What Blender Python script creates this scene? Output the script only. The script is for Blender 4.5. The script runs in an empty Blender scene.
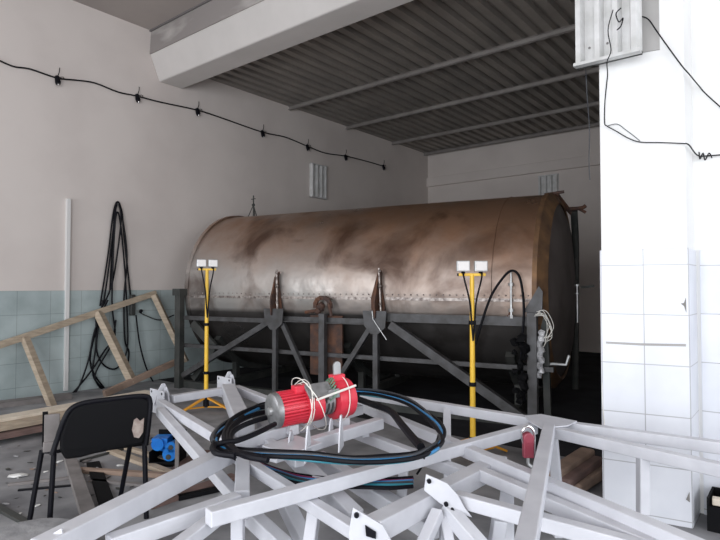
import bpy, bmesh, math, random
from mathutils import Vector, Matrix
random.seed(7)
SC = bpy.context.scene
COL = SC.collection
V = Vector
# ------------------------------------------------------------------ camera
CX, CY, CH = 8.2, 0.0, 1.5
YAW = math.radians(38.8); PITCH = math.atan(16/560); F = 560.0
cam_d = bpy.data.cameras.new('camera'); cam = bpy.data.objects.new('camera', cam_d); COL.objects.link(cam)
cam_d.sensor_width = 36; cam_d.lens = 36*F/720; cam_d.clip_start = .05; cam_d.clip_end = 200
cam.location = (CX, CY, CH); cam.rotation_euler = (math.pi/2+PITCH, 0, YAW)
SC.camera = cam
# ------------------------------------------------------------------ light
SC.view_settings.view_transform = 'Standard'; SC.view_settings.look = 'None'
SC.view_settings.gamma = 1; SC.view_settings.use_curve_mapping = False
SC.view_settings.exposure = -0.55
w = bpy.data.worlds.new('sky'); SC.world = w; w.use_nodes = True
w.node_tree.nodes['Background'].inputs[0].default_value = (.78, .88, 1, 1)
w.node_tree.nodes['Background'].inputs[1].default_value = 1.0
def area(name, loc, rot, sx, sy, power, col):
    l = bpy.data.lights.new(name, 'AREA'); l.shape = 'RECTANGLE'; l.size = sx; l.size_y = sy
    l.energy = power; l.color = col
    o = bpy.data.objects.new(name, l); COL.objects.link(o); o.location = loc; o.rotation_euler = rot
    return o
area('window_daylight', (13.3, 1.0, 2.3), (0, math.radians(90), 0), 3.4, 5.0, 350, (.93, .96, 1))
area('gate_daylight', (8.6, -3.5, 2.1), (math.radians(90), 0, 0), 5.8, 3.9, 640, (.95, .97, 1))
area('front_window_daylight', (2.2, -3.5, 2.5), (math.radians(90), 0, 0), 2.6, 2.8, 240, (.95, .97, 1))

# ------------------------------------------------------------------ space helpers
fwdh = V((-math.sin(YAW), math.cos(YAW), 0)); rightv = V((math.cos(YAW), math.sin(YAW), 0))
fwd = fwdh*math.cos(PITCH) + V((0, 0, math.sin(PITCH)))
upv = V((0, 0, 1))*math.cos(PITCH) - fwdh*math.sin(PITCH)
EYE = V((CX, CY, CH))
def ray(px, py): return fwd*F + rightv*(px-360) + upv*(270-py)
def G(px, py, z=0.0):
    r = ray(px, py); return EYE + r*((z-CH)/r.z)
def D(px, py, d):
    r = ray(px, py); return EYE + r*(d/r.dot(fwdh))
def WL(px, py, x=0.0):
    r = ray(px, py); return EYE + r*((x-CX)/r.x)
def WY(px, py, y):
    r = ray(px, py); return EYE + r*((y-CY)/r.y)
def L(lat, d, z=0.0): return V((CX, CY, 0)) + rightv*lat + fwdh*d + V((0, 0, z))

# ------------------------------------------------------------------ materials
def mat(name, c1, c2=None, scale=3.0, rough=.7, metal=0.0, bump=0.0, lo=.35, hi=.65, detail=6, rvar=0, stretch=None, spec=None):
    m = bpy.data.materials.new(name); m.use_nodes = True
    nt = m.node_tree; b = nt.nodes['Principled BSDF']
    b.inputs['Base Color'].default_value = (*c1, 1); b.inputs['Roughness'].default_value = rough
    b.inputs['Metallic'].default_value = metal
    if spec is not None: b.inputs['Specular IOR Level'].default_value = spec
    if c2 is not None or bump or rvar:
        tc = nt.nodes.new('ShaderNodeTexCoord'); n = nt.nodes.new('ShaderNodeTexNoise')
        n.inputs['Scale'].default_value = scale; n.inputs['Detail'].default_value = detail
        if stretch:
            mp = nt.nodes.new('ShaderNodeMapping'); mp.inputs['Scale'].default_value = stretch
            nt.links.new(tc.outputs['Object'], mp.inputs[0]); nt.links.new(mp.outputs[0], n.inputs['Vector'])
        else: nt.links.new(tc.outputs['Object'], n.inputs['Vector'])
        if c2 is not None:
            r = nt.nodes.new('ShaderNodeValToRGB')
            r.color_ramp.elements[0].position = lo; r.color_ramp.elements[0].color = (*c1, 1)
            r.color_ramp.elements[1].position = hi; r.color_ramp.elements[1].color = (*c2, 1)
            nt.links.new(n.outputs['Fac'], r.inputs[0]); nt.links.new(r.outputs[0], b.inputs['Base Color'])
        if bump:
            bp = nt.nodes.new('ShaderNodeBump'); bp.inputs['Strength'].default_value = bump; bp.inputs['Distance'].default_value = .02
            n2 = nt.nodes.new('ShaderNodeTexNoise'); n2.inputs['Scale'].default_value = scale*3; n2.inputs['Detail'].default_value = 8
            nt.links.new(tc.outputs['Object'], n2.inputs['Vector'])
            nt.links.new(n2.outputs['Fac'], bp.inputs['Height']); nt.links.new(bp.outputs[0], b.inputs['Normal'])
        if rvar:
            mr = nt.nodes.new('ShaderNodeMapRange'); mr.inputs['To Min'].default_value = rough-rvar; mr.inputs['To Max'].default_value = rough+rvar
            nt.links.new(n.outputs['Fac'], mr.inputs[0]); nt.links.new(mr.outputs[0], b.inputs['Roughness'])
    return m
def tile_mat(name, c1, c2, mortar, horiz, zoff, bw, rh, rough=.35, stain=None):
    """square glazed tiles with thin joints; horiz picks the horizontal object axis"""
    m = bpy.data.materials.new(name); m.use_nodes = True; nt = m.node_tree; b = nt.nodes['Principled BSDF']
    tc = nt.nodes.new('ShaderNodeTexCoord'); sp = nt.nodes.new('ShaderNodeSeparateXYZ'); cb = nt.nodes.new('ShaderNodeCombineXYZ')
    nt.links.new(tc.outputs['Object'], sp.inputs[0]); nt.links.new(sp.outputs[horiz], cb.inputs[0])
    ad = nt.nodes.new('ShaderNodeMath'); ad.operation = 'ADD'; ad.inputs[1].default_value = zoff
    nt.links.new(sp.outputs['Z'], ad.inputs[0]); nt.links.new(ad.outputs[0], cb.inputs[1])
    br = nt.nodes.new('ShaderNodeTexBrick'); br.offset = 0; br.squash = 1
    br.inputs['Color1'].default_value = (*c1, 1); br.inputs['Color2'].default_value = (*c2, 1); br.inputs['Mortar'].default_value = (*mortar, 1)
    br.inputs['Scale'].default_value = 1; br.inputs['Mortar Size'].default_value = .0035; br.inputs['Mortar Smooth'].default_value = .3
    br.inputs['Brick Width'].default_value = bw; br.inputs['Row Height'].default_value = rh
    nt.links.new(cb.outputs[0], br.inputs['Vector'])
    n = nt.nodes.new('ShaderNodeTexNoise'); n.inputs['Scale'].default_value = 2.2; n.inputs['Detail'].default_value = 7
    nt.links.new(tc.outputs['Object'], n.inputs['Vector'])
    r = nt.nodes.new('ShaderNodeValToRGB'); r.color_ramp.elements[0].position = .42; r.color_ramp.elements[1].position = .72
    r.color_ramp.elements[0].color = (1, 1, 1, 1); r.color_ramp.elements[1].color = (*(stain or (.8, .8, .82)), 1)
    nt.links.new(n.outputs['Fac'], r.inputs[0])
    mx = nt.nodes.new('ShaderNodeMix'); mx.data_type = 'RGBA'; mx.blend_type = 'MULTIPLY'; mx.inputs[0].default_value = 1
    nt.links.new(br.outputs['Color'], mx.inputs[6]); nt.links.new(r.outputs[0], mx.inputs[7]); nt.links.new(mx.outputs[2], b.inputs['Base Color'])
    b.inputs['Roughness'].default_value = rough
    return m
M = {}
M['plaster'] = mat('wall_plaster', (.70, .64, .605), (.62, .56, .53), .9, .9, bump=.12, lo=.4, hi=.75)
M['plaster_white'] = mat('white_plaster', (.80, .80, .79), (.70, .70, .70), 1.2, .85, bump=.08, lo=.45, hi=.8)
M['beam'] = mat('beam_whitewash', (.66, .63, .61), (.58, .555, .535), 1.1, .9, bump=.1)
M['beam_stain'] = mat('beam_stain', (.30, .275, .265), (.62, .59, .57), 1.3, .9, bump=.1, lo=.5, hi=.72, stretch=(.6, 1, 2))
M['ceiling'] = mat('ceiling_paint', (.42, .375, .35), (.36, .32, .30), 1.0, .95)
M['shade_repair_grey'] = mat('shade_repair_grey', (.40, .39, .38), (.34, .33, .32), 3, .8)  # grey for the painted shade panel and the tile repair line
M['roof'] = mat('roof_sheet', (.34, .31, .28), (.26, .24, .22), 1.6, .6, .2)
M['purlin'] = mat('purlin_steel', (.28, .26, .245), (.22, .20, .19), 4, .6, .2)
M['tile_l'] = tile_mat('blue_grey_tile', (.46, .53, .53), (.43, .50, .505), (.27, .31, .31), 'Y', .165, .42, .32, .35, (.72, .74, .74))
M['tile_w'] = tile_mat('white_tile', (.72, .735, .78), (.69, .71, .76), (.40, .40, .42), 'X', -.036, .252, .32, .3, (.86, .86, .88))
M['floor'] = mat('concrete_floor', (.32, .32, .33), (.12, .12, .13), 2.2, .75, bump=.25, lo=.35, hi=.7)
M['floor_dark'] = mat('dark_annex_floor', (.018, .018, .021), (.035, .035, .04), 2, .9, bump=.2, spec=.1)  # near-black annex floor, slightly mottled
M['white_steel'] = mat('white_painted_steel', (.60, .605, .645), (.52, .525, .565), 7, .42, rvar=.08)
M['grey_steel'] = mat('grey_painted_steel', (.10, .10, .105), (.06, .058, .058), 8, .5, .3)
M['dark_steel'] = mat('dark_steel', (.045, .05, .048), (.08, .08, .075), 6, .55, .4)
M['rust'] = mat('rusted_steel', (.16, .075, .045), (.07, .045, .04), 9, .7, .3, bump=.2)
M['rim'] = mat('rim_rust', (.26, .145, .07), (.12, .07, .045), 5, .55, .5)
M['cover'] = mat('soot_cover', (.085, .07, .065), (.13, .11, .105), 3, .6, .3)
M['weld'] = mat('bright_weld', (.50, .45, .42), (.16, .13, .12), 22, .45, .8)
M['chrome'] = mat('chrome', (.75, .75, .75), rough=.2, metal=1)
M['galv'] = mat('galvanised', (.55, .56, .56), (.40, .40, .40), 12, .4, .7)
M['lum'] = mat('luminaire_enamel', (.66, .66, .66), (.52, .52, .51), 8, .4, .15)
M['lum_dark'] = mat('luminaire_shadow_gap', (.16, .15, .15), rough=.6)
M['yellow'] = mat('yellow_paint', (.95, .60, .06), (.90, .54, .05), 10, .38)
M['orange'] = mat('orange_paint', (.72, .33, .03), rough=.45)
M['red'] = mat('red_paint', (.62, .025, .05), (.70, .05, .08), 6, .33)
M['hoist_grey'] = mat('hoist_grey', (.34, .34, .35), (.22, .22, .22), 20, .4, .6)
M['black'] = mat('black_rubber', (.005, .005, .008), rough=.5, spec=.16)
M['black_matt'] = mat('black_vinyl', (.006, .006, .007), rough=.75, spec=.12)
M['blue_cable'] = mat('blue_cable', (.03, .22, .48), rough=.35)
M['teal_cable'] = mat('teal_cable', (.03, .20, .26), rough=.35)
M['red_cable'] = mat('maroon_cable', (.20, .02, .07), rough=.35)
M['grey_cable'] = mat('grey_cable', (.04, .045, .055), rough=.35)
M['white_wire'] = mat('white_wire', (.75, .73, .68), rough=.45)
M['blue'] = mat('blue_plastic', (.01, .16, .62), (.02, .25, .75), 8, .3)
M['wood_pale'] = mat('pale_timber', (.50, .41, .31), (.36, .29, .22), 6, .75, stretch=(1, 1, 6), bump=.1)
M['wood_mid'] = mat('brown_timber', (.33, .235, .18), (.22, .155, .12), 6, .8, bump=.1)
M['wood_red'] = mat('reddish_board', (.20, .125, .11), (.13, .085, .075), 5, .8)
M['wood_grey'] = mat('weathered_plank', (.24, .22, .215), (.17, .155, .15), 7, .85, bump=.15)
M['wood_edge'] = mat('fresh_board_edge', (.74, .66, .55), (.62, .54, .44), 9, .75)
M['concrete'] = mat('rubble_concrete', (.36, .36, .37), (.24, .24, .25), 9, .9, bump=.3)
M['paper'] = mat('white_scrap', (.78, .78, .76), rough=.7)
M['foam'] = mat('torn_foam', (.40, .34, .30), (.26, .20, .18), 30, .9)
M['glass_lens'] = mat('lamp_lens', (.80, .76, .74), rough=.25)
M['trunking'] = mat('white_trunking', (.72, .71, .70), rough=.6)
M['foil'] = mat('crumpled_foil', (.72, .72, .74), (.45, .45, .47), 25, .35, .3, bump=.5)
M['skin_tear'] = mat('chipped_tile', (.22, .21, .20), rough=.9)
# bare sheet-steel of the tank, heat-browned and rusty higher up and towards the right end
def tank_mat():
    m = bpy.data.materials.new('tank_sheet_steel'); m.use_nodes = True; nt = m.node_tree; b = nt.nodes['Principled BSDF']
    N = nt.nodes.new; K = nt.links.new
    tc = N('ShaderNodeTexCoord'); sp = N('ShaderNodeSeparateXYZ'); K(tc.outputs['Object'], sp.inputs[0])
    n = N('ShaderNodeTexNoise'); n.inputs['Scale'].default_value = 1.1; n.inputs['Detail'].default_value = 8; n.inputs['Roughness'].default_value = .6
    K(tc.outputs['Object'], n.inputs['Vector'])
    zr = N('ShaderNodeMapRange'); zr.inputs['From Min'].default_value = .15; zr.inputs['From Max'].default_value = 1.0; zr.inputs['To Min'].default_value = 0; zr.inputs['To Max'].default_value = 1
    K(sp.outputs['Z'], zr.inputs[0])
    ad = N('ShaderNodeMath'); ad.operation = 'MULTIPLY_ADD'; ad.inputs[1].default_value = 1.6; K(n.outputs['Fac'], ad.inputs[0])
    xm = N('ShaderNodeMath'); xm.operation = 'MULTIPLY_ADD'; xm.inputs[1].default_value = .13; K(sp.outputs['X'], xm.inputs[0]); K(zr.outputs[0], xm.inputs[2]); K(xm.outputs[0], ad.inputs[2])
    r = N('ShaderNodeValToRGB'); e = r.color_ramp.elements
    e[0].position = .32; e[0].color = (.50, .475, .455, 1); e[1].position = 1.0; e[1].color = (.38, .225, .145, 1)
    e2 = e.new(.62); e2.color = (.46, .37, .32, 1)
    dv = N('ShaderNodeMath'); dv.operation = 'MULTIPLY'; dv.inputs[1].default_value = .55; K(ad.outputs[0], dv.inputs[0]); K(dv.outputs[0], r.inputs[0])
    # shade on the lower shell painted in as a darker colour below the seam
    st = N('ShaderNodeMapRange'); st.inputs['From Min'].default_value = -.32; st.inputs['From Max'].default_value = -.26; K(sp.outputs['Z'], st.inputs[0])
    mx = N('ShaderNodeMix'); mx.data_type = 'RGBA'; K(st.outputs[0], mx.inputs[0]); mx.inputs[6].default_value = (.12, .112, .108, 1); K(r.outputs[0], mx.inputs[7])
    # dark scorch patches
    n3 = N('ShaderNodeTexNoise'); n3.inputs['Scale'].default_value = 1.3; n3.inputs['Detail'].default_value = 5; n3.inputs['Distortion'].default_value = .6
    K(tc.outputs['Object'], n3.inputs['Vector'])
    r3 = N('ShaderNodeValToRGB'); r3.color_ramp.elements[0].position = .50; r3.color_ramp.elements[0].color = (1, 1, 1, 1)
    r3.color_ramp.elements[1].position = .68; r3.color_ramp.elements[1].color = (.35, .30, .28, 1); K(n3.outputs['Fac'], r3.inputs[0])
    m2 = N('ShaderNodeMix'); m2.data_type = 'RGBA'; m2.blend_type = 'MULTIPLY'; m2.inputs[0].default_value = 1
    K(mx.outputs[2], m2.inputs[6]); K(r3.outputs[0], m2.inputs[7]); K(m2.outputs[2], b.inputs['Base Color'])
    b.inputs['Metallic'].default_value = .8
    rr = N('ShaderNodeMapRange'); rr.inputs['From Min'].default_value = .3; rr.inputs['From Max'].default_value = .7; rr.inputs['To Min'].default_value = .24; rr.inputs['To Max'].default_value = .6; K(n.outputs['Fac'], rr.inputs[0]); K(rr.outputs[0], b.inputs['Roughness'])
    n2 = N('ShaderNodeTexNoise'); n2.inputs['Scale'].default_value = 2.5; n2.inputs['Detail'].default_value = 3; K(tc.outputs['Object'], n2.inputs['Vector'])
    bp = N('ShaderNodeBump'); bp.inputs['Strength'].default_value = .35; bp.inputs['Distance'].default_value = .05; K(n2.outputs['Fac'], bp.inputs['Height']); K(bp.outputs[0], b.inputs['Normal'])
    return m
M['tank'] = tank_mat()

# ------------------------------------------------------------------ mesh helpers
ORG = {}
def smooth_path(pts, n=6):
    pts = [V(p) for p in pts]; out = []
    for i in range(len(pts)-1):
        p0 = pts[max(i-1, 0)]; p1 = pts[i]; p2 = pts[i+1]; p3 = pts[min(i+2, len(pts)-1)]
        for k in range(n):
            t = k/n
            out.append(.5*((2*p1)+(p2-p0)*t+(2*p0-5*p1+4*p2-p3)*t*t+(3*p1-p0-3*p2+p3)*t**3))
    out.append(pts[-1]); return out
class MB:
    def __init__(s): s.bm = bmesh.new()
    def hexa(s, c):
        v = [s.bm.verts.new(p) for p in c]
        for f in ((0, 3, 2, 1), (4, 5, 6, 7), (0, 1, 5, 4), (1, 2, 6, 5), (2, 3, 7, 6), (3, 0, 4, 7)): s.bm.faces.new([v[i] for i in f])
        return s
    def box(s, a, b):
        x0, y0, z0 = a; x1, y1, z1 = b
        return s.hexa([(x0, y0, z0), (x1, y0, z0), (x1, y1, z0), (x0, y1, z0), (x0, y0, z1), (x1, y0, z1), (x1, y1, z1), (x0, y1, z1)])
    def obox(s, c, ax, sx, sy, sz, up=None):
        """box centred at c, ax along its length"""
        ax = V(ax).normalized(); up = V(up or (0, 0, 1)); sd = up.cross(ax).normalized(); up = ax.cross(sd)
        c = V(c); a = ax*sx/2; b = sd*sy/2; u = up*sz/2
        return s.hexa([c-a-b-u, c+a-b-u, c+a+b-u, c-a+b-u, c-a-b+u, c+a-b+u, c+a+b+u, c-a+b+u])
    def bar(s, p0, p1, w, h, up=None):
        p0 = V(p0); p1 = V(p1); ax = p1-p0
        if up is None: up = (0, 0, 1) if abs(ax.normalized().z) < .93 else tuple(fwdh)
        return s.obox((p0+p1)/2, ax, ax.length, w, h, up)
    def angle(s, p0, p1, w, t, up=None):
        """L profile"""
        p0 = V(p0); p1 = V(p1); ax = (p1-p0).normalized(); u = V(up or (0, 0, 1)); sd = u.cross(ax).normalized(); u = ax.cross(sd)
        s.obox((p0+p1)/2+u*(w/2), ax, (p1-p0).length, w, t, u); s.obox((p0+p1)/2+sd*(w/2-t/2), ax, (p1-p0).length, t, w, u); return s
    def ring(s, c, ax, r, seg, ref=None):
        ax = V(ax).normalized(); ref = ref or (V((0, 0, 1)) if abs(ax.z) < .9 else V((1, 0, 0)))
        a = ref.cross(ax).normalized(); b = ax.cross(a)
        return [s.bm.verts.new(V(c)+(a*math.cos(2*math.pi*i/seg)+b*math.sin(2*math.pi*i/seg))*r) for i in range(seg)]
    def loft(s, rings, cap=True):
        for r0, r1 in zip(rings, rings[1:]):
            n = len(r0)
            for i in range(n): s.bm.faces.new([r0[i], r0[(i+1) % n], r1[(i+1) % n], r1[i]])
        if cap:
            s.bm.faces.new(list(reversed(rings[0]))); s.bm.faces.new(rings[-1])
        return s
    def cyl(s, p0, p1, r0, r1=None, seg=14, cap=True):
        p0 = V(p0); p1 = V(p1); ax = p1-p0
        return s.loft([s.ring(p0, ax, r0, seg), s.ring(p1, ax, r0 if r1 is None else r1, seg)], cap)
    def lathe(s, o, ax, prof, seg=32, cap=True):
        o = V(o); ax = V(ax).normalized()
        return s.loft([s.ring(o+ax*t, ax, max(r, 1e-4), seg) for t, r in prof], cap)
    def tube(s, pts, r, seg=7, smooth=5):
        pts = smooth_path(pts, smooth) if smooth and len(pts) > 2 else [V(p) for p in pts]
        rings = []; ref = None
        for i, p in enumerate(pts):
            t = (pts[min(i+1, len(pts)-1)]-pts[max(i-1, 0)])
            if t.length < 1e-7: t = V((0, 0, 1))
            t.normalize()
            if ref is None: ref = V((0, 0, 1)) if abs(t.z) < .9 else V((1, 0, 0))
            a = ref.cross(t)
            if a.length < 1e-4: a = V((1, 0, 0)).cross(t)
            a.normalize(); b = t.cross(a).normalized(); ref = b
            rings.append([s.bm.verts.new(p+(a*math.cos(2*math.pi*k/seg)+b*math.sin(2*math.pi*k/seg))*r) for k in range(seg)])
        return s.loft(rings)
    def prism(s, pts, ext):
        e = V(ext); a = [s.bm.verts.new(V(p)-e/2) for p in pts]; b = [s.bm.verts.new(V(p)+e/2) for p in pts]; n = len(pts)
        s.bm.faces.new(a); s.bm.faces.new(list(reversed(b)))
        for i in range(n): s.bm.faces.new([a[i], b[i], b[(i+1) % n], a[(i+1) % n]])
        return s
    def blob(s, c, r, jit=.0, sq=(1, 1, 1), sub=2):
        g = bmesh.ops.create_icosphere(s.bm, subdivisions=sub, radius=1)
        for v in g['verts']:
            k = r*(1+random.uniform(-jit, jit)); v.co = V(c)+V((v.co.x*k*sq[0], v.co.y*k*sq[1], v.co.z*k*sq[2]))
        return s
    def build(s, name, m, parent=None, bevel=0, smooth=False, origin=None):
        bmesh.ops.recalc_face_normals(s.bm, faces=s.bm.faces[:])
        vs = [v.co for v in s.bm.verts]
        if parent is not None: o = ORG[parent.as_pointer()]
        elif origin is not None: o = V(origin)
        else:
            xs = [v.x for v in vs]; ys = [v.y for v in vs]; zs = [v.z for v in vs]
            o = V(((min(xs)+max(xs))/2, (min(ys)+max(ys))/2, min(zs)))
        for v in s.bm.verts: v.co = v.co-o
        if smooth:
            for f in s.bm.faces: f.smooth = True
        me = bpy.data.meshes.new(name); s.bm.to_mesh(me); s.bm.free()
        if smooth:
            try: me.set_sharp_from_angle(angle=math.radians(35))
            except Exception: pass
        ob = bpy.data.objects.new(name, me); COL.objects.link(ob); me.materials.append(M[m] if isinstance(m, str) else m)
        if parent is not None: ob.parent = parent
        else: ob.location = o
        ORG[ob.as_pointer()] = o.copy()
        if bevel:
            b = ob.modifiers.new('bevel', 'BEVEL'); b.width = bevel; b.segments = 2; b.limit_method = 'ANGLE'
        return ob
def tag(o, label, cat, group=None, kind=None):
    o['label'] = label; o['category'] = cat
    if group: o['group'] = group
    if kind: o['kind'] = kind
    return o
def thing(name, label, cat, loc, group=None):
    o = bpy.data.objects.new(name, None); COL.objects.link(o); o.location = loc; o.empty_display_size = .1
    ORG[o.as_pointer()] = V(loc); return tag(o, label, cat, group)
def struct(name, mb, m, bevel=0):
    o = mb.build(name, m, origin=(0, 0, 0), bevel=bevel); o['kind'] = 'structure'; return o

# ================================================================== STRUCTURE
H1, H2 = 5.61, 5.15           # hall ceiling, annex roof sheet
struct('floor', MB().box((-.3, -4, -.2), (14, 5.0, 0)), 'floor')
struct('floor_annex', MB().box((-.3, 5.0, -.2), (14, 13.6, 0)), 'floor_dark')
struct('wall_left', MB().box((-.3, -4, 0), (0, 13.5, 6)), 'plaster')
struct('trim_1', MB().box((0, -4, 0), (.012, 5.95, 1.435)).box((0, 5.95, 0), (.012, 13.2, 1.435)), 'tile_l')
struct('wall_back', MB().box((0, 13.2, 0), (14, 13.5, 6)), 'plaster')
struct('trim_2', MB().box((0, 13.12, 4.23), (7.1, 13.2, 4.47)), 'plaster', .01)
struct('ceiling', MB().box((0, -4, H1), (14, 5.0, H1+.2)), 'ceiling')
struct('wall_gate', MB().box((0, -4, 0), (.8, -3.7, 6)).box((3.6, -4, 0), (4.4, -3.7, 6)).box((11.6, -4, 0), (14, -3.7, 6)).box((4.4, -4, 4.2), (11.6, -3.7, 6)).box((.8, -4, 4.0), (3.6, -3.7, 6)).box((.8, -4, 0), (3.6, -3.7, 1.0)), 'plaster')
struct('wall_right', MB().box((13.6, -3.7, 0), (13.9, -1.7, 6)).box((13.6, 3.7, 0), (13.9, 13.2, 6)).box((13.6, -1.7, 0), (13.9, 3.7, .55)).box((13.6, -1.7, 4.1), (13.9, 3.7, 6)), 'plaster_white')
# concrete beam over the opening: web, sloped flange, soffit
def extr(prof, x0, x1):
    b = MB(); a = [b.bm.verts.new((x0, y, z)) for y, z in prof]; c = [b.bm.verts.new((x1, y, z)) for y, z in prof]
    b.bm.faces.new(a); b.bm.faces.new(c[::-1]); n = len(prof)
    for i in range(n): b.bm.faces.new([a[i], c[i], c[(i+1) % n], a[(i+1) % n]])
    return b
struct('trim_3', extr([(4.81, 5.22), (4.86, 5.10), (4.98, 4.82), (5.41, 4.82), (5.41, 5.7), (4.90, 5.7), (4.90, 5.22)], 0, 13.6), 'beam', .02)
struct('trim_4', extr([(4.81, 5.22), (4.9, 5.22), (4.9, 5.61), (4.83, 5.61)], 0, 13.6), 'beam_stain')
struct('trim_5', extr([(4.80, 5.585), (4.84, 5.585), (4.84, 5.61), (4.80, 5.61)], 0, 13.6), 'lum_dark')
# partition with pilaster at its end
struct('wall_partition', MB().box((7.13, 4.33, 0), (13.6, 5.42, 4.9)).box((7.1, 5.42, 0), (7.4, 13.2, 6)), 'plaster_white')
pl0 = G(605.5, 505, 0); pl1 = G(692.5, 525, 0)
pl0 = L(1.618, 3.755); pl1 = L(2.055, 3.515)
def pil(inset, z0, z1):
    d = (pl1-pl0).normalized()
    a = pl0-d*inset; c = pl1+d*inset; n = V((d.y, -d.x, 0))*inset
    b = MB(); q = [a+n, c+n, V((c.x, 4.40, 0)), V((a.x, 4.40, 0))]
    return b.hexa([V((p.x, p.y, z0)) for p in q]+[V((p.x, p.y, z1)) for p in q])
struct('wall_pilaster', pil(0, 0, 5.6), 'plaster_white', .008)
tiles = pil(.008, 0, 1.74)
# own axes for the tile grid: x along the face
tob = tiles.build('trim_6', 'tile_w', origin=(pl0.x, pl0.y, 0), bevel=.004); tob['kind'] = 'structure'
ang = math.atan2((pl1-pl0).y, (pl1-pl0).x)
tob.data.transform(Matrix.Rotation(-ang, 4, 'Z')); tob.rotation_euler = (0, 0, ang)
o = MB().box((pl1.x+.03, 4.318, 0), (13.6, 4.33, 1.74)).build('trim_7', 'tile_w', origin=(pl1.x, 4.33, 0)); o['kind'] = 'structure'
# corrugated roof sheet and purlins of the annex
def corrugated(x0, x1, y0, y1, z, pitch=.23, h=.075):
    b = MB(); xs = []; x = x0
    while x < x1:
        xs += [(x, 0), (x+pitch*.52, 0), (x+pitch*.60, h), (x+pitch*.92, h)]; x += pitch
    rows = []
    for y in (y0, y1):
        rows.append([b.bm.verts.new((px, y, z+dz)) for px, dz in xs])
    top = [[b.bm.verts.new((px, y, z+dz+.012)) for px, dz in xs] for y in (y0, y1)]
    for i in range(len(xs)-1):
        b.bm.faces.new([rows[0][i], rows[0][i+1], rows[1][i+1], rows[1][i]])
        b.bm.faces.new([top[0][i], top[1][i], top[1][i+1], top[0][i+1]])
    return b
rf = struct('ceiling_annex', corrugated(0, 7.15, 5.36, 13.2, H2), 'roof')
struct('ceiling_annex_slab', MB().box((0, 5.41, H2+.1), (14, 13.5, H2+.3)), 'roof')
for i, y in enumerate((7.9, 9.7, 11.5, 13.0)):
    b = MB().box((.0, y-.035, H2-.075), (7.1, y+.035, H2-.065)).box((0, y-.004, H2-.08), (7.1, y+.004, H2)).box((0, y-.03, H2-.008), (7.1, y+.03, H2-.001))
    o = struct('trim_%d' % (8+i), b, 'purlin')
# white surface trunking down the left wall
a = WL(68.5, 199); c = WL(68.5, 397)
tag(MB().box((0.012, a.y-.04, .03), (.05, a.y+.015, a.z)).box((0, a.y-.04, 1.435), (.012, a.y+.015, a.z)).build('cable_trunking', 'trunking', bevel=.004),
    'white vertical cable trunking on the left wall above and over the tiles', 'trunking')

# ================================================================== WALL FITTINGS
def luminaire(name, label, origin, axx, nrm, wd, ht, group):
    """open fluorescent fitting hung upright: base tray, three raised reflector ridges, end rail, holes"""
    o = V(origin); ax = V(axx).normalized(); n = V(nrm).normalized(); up = V((0, 0, 1))
    t = thing(name, label, 'light fitting', o, group)
    def q(u, v, w_): return o+ax*u+up*v+n*w_
    def bx(b, u0, u1, v0, v1, w0, w1):
        b.hexa([q(u0, v0, w0), q(u1, v0, w0), q(u1, v0, w1), q(u0, v0, w1), q(u0, v1, w0), q(u1, v1, w0), q(u1, v1, w1), q(u0, v1, w1)])
    b = MB(); bx(b, 0, wd, 0, ht, 0, .02); b.build('tray', 'lum', t)
    for k, u in enumerate((.0, .30, .57, .84)):
        b = MB(); u0 = u*wd; w1 = wd*.15
        pr = [(u0, .02), (u0+w1*.25, .075), (u0+w1*.75, .075), (u0+w1, .02)]
        va = [b.bm.verts.new(q(x, .02, y)) for x, y in pr]; vb = [b.bm.verts.new(q(x, ht-.02, y)) for x, y in pr]
        b.bm.faces.new(va); b.bm.faces.new(vb[::-1])
        for i in range(4): b.bm.faces.new([va[i], vb[i], vb[(i+1) % 4], va[(i+1) % 4]])
        b.build('reflector_ridge', 'lum', t)
    for v0 in (0, ht-.025):
        b = MB(); bx(b, 0, wd, v0, v0+.02, -.002, .078); b.build('end_rail', 'lum', t)
    for v0 in (.12, .45, .7):
        if v0 < ht-.2:
            for u in (.22, .50): MB().cyl(q(u*wd, v0, .018), q(u*wd, v0, .024), .008, seg=10).build('lamp_holder_hole', 'lum_dark', t)
    return t
a = WL(309.5, 197); c = WL(325, 198); top = WL(310, 163).z
luminaire('luminaire', 'ribbed metal light fitting on the left wall above the tank', (0.0, a.y, a.z), (0, 1, 0), (1, 0, 0), c.y-a.y, top-a.z, 'upright ribbed light fittings')
a = WY(539, 199, 13.2); c = WY(559, 199, 13.2)
luminaire('luminaire', 'ribbed metal light fitting low on the back wall behind the right end of the tank', (a.x, 13.2, a.z), (1, 0, 0), (0, -1, 0), c.x-a.x, WY(545, 175.5, 13.2).z-a.z, 'upright ribbed light fittings')
a = D(577, 70, 3.75); a_l = a.copy(); xe = D(643, 55, 3.5)
t = luminaire('luminaire', 'large white ribbed light fitting hanging at the top of the white pilaster', (a.x, a.y, a.z), (1, 0, 0), (0, -1, 0), .405, 1.25, 'upright ribbed light fittings')
brk = MB().box((a.x+.22, a.y, a.z+.55), (a.x+.26, pl0.y+.06, a.z+.60)).box((a.x+.30, a.y, a.z+1.0), (a.x+.34, pl0.y+.06, a.z+1.05)); brk.build('bracket', 'galv', t)
# grey panel added to paint in the shade beside the fitting
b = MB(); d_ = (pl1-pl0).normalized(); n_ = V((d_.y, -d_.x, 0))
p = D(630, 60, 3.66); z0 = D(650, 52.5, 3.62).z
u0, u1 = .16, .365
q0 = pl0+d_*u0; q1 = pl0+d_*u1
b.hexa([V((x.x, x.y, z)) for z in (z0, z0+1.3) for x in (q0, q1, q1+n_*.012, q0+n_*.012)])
tag(b.build('shade_panel', 'shade_repair_grey'), 'grey panel standing in for shade on the pilaster behind the large light fitting', 'board')

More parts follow.
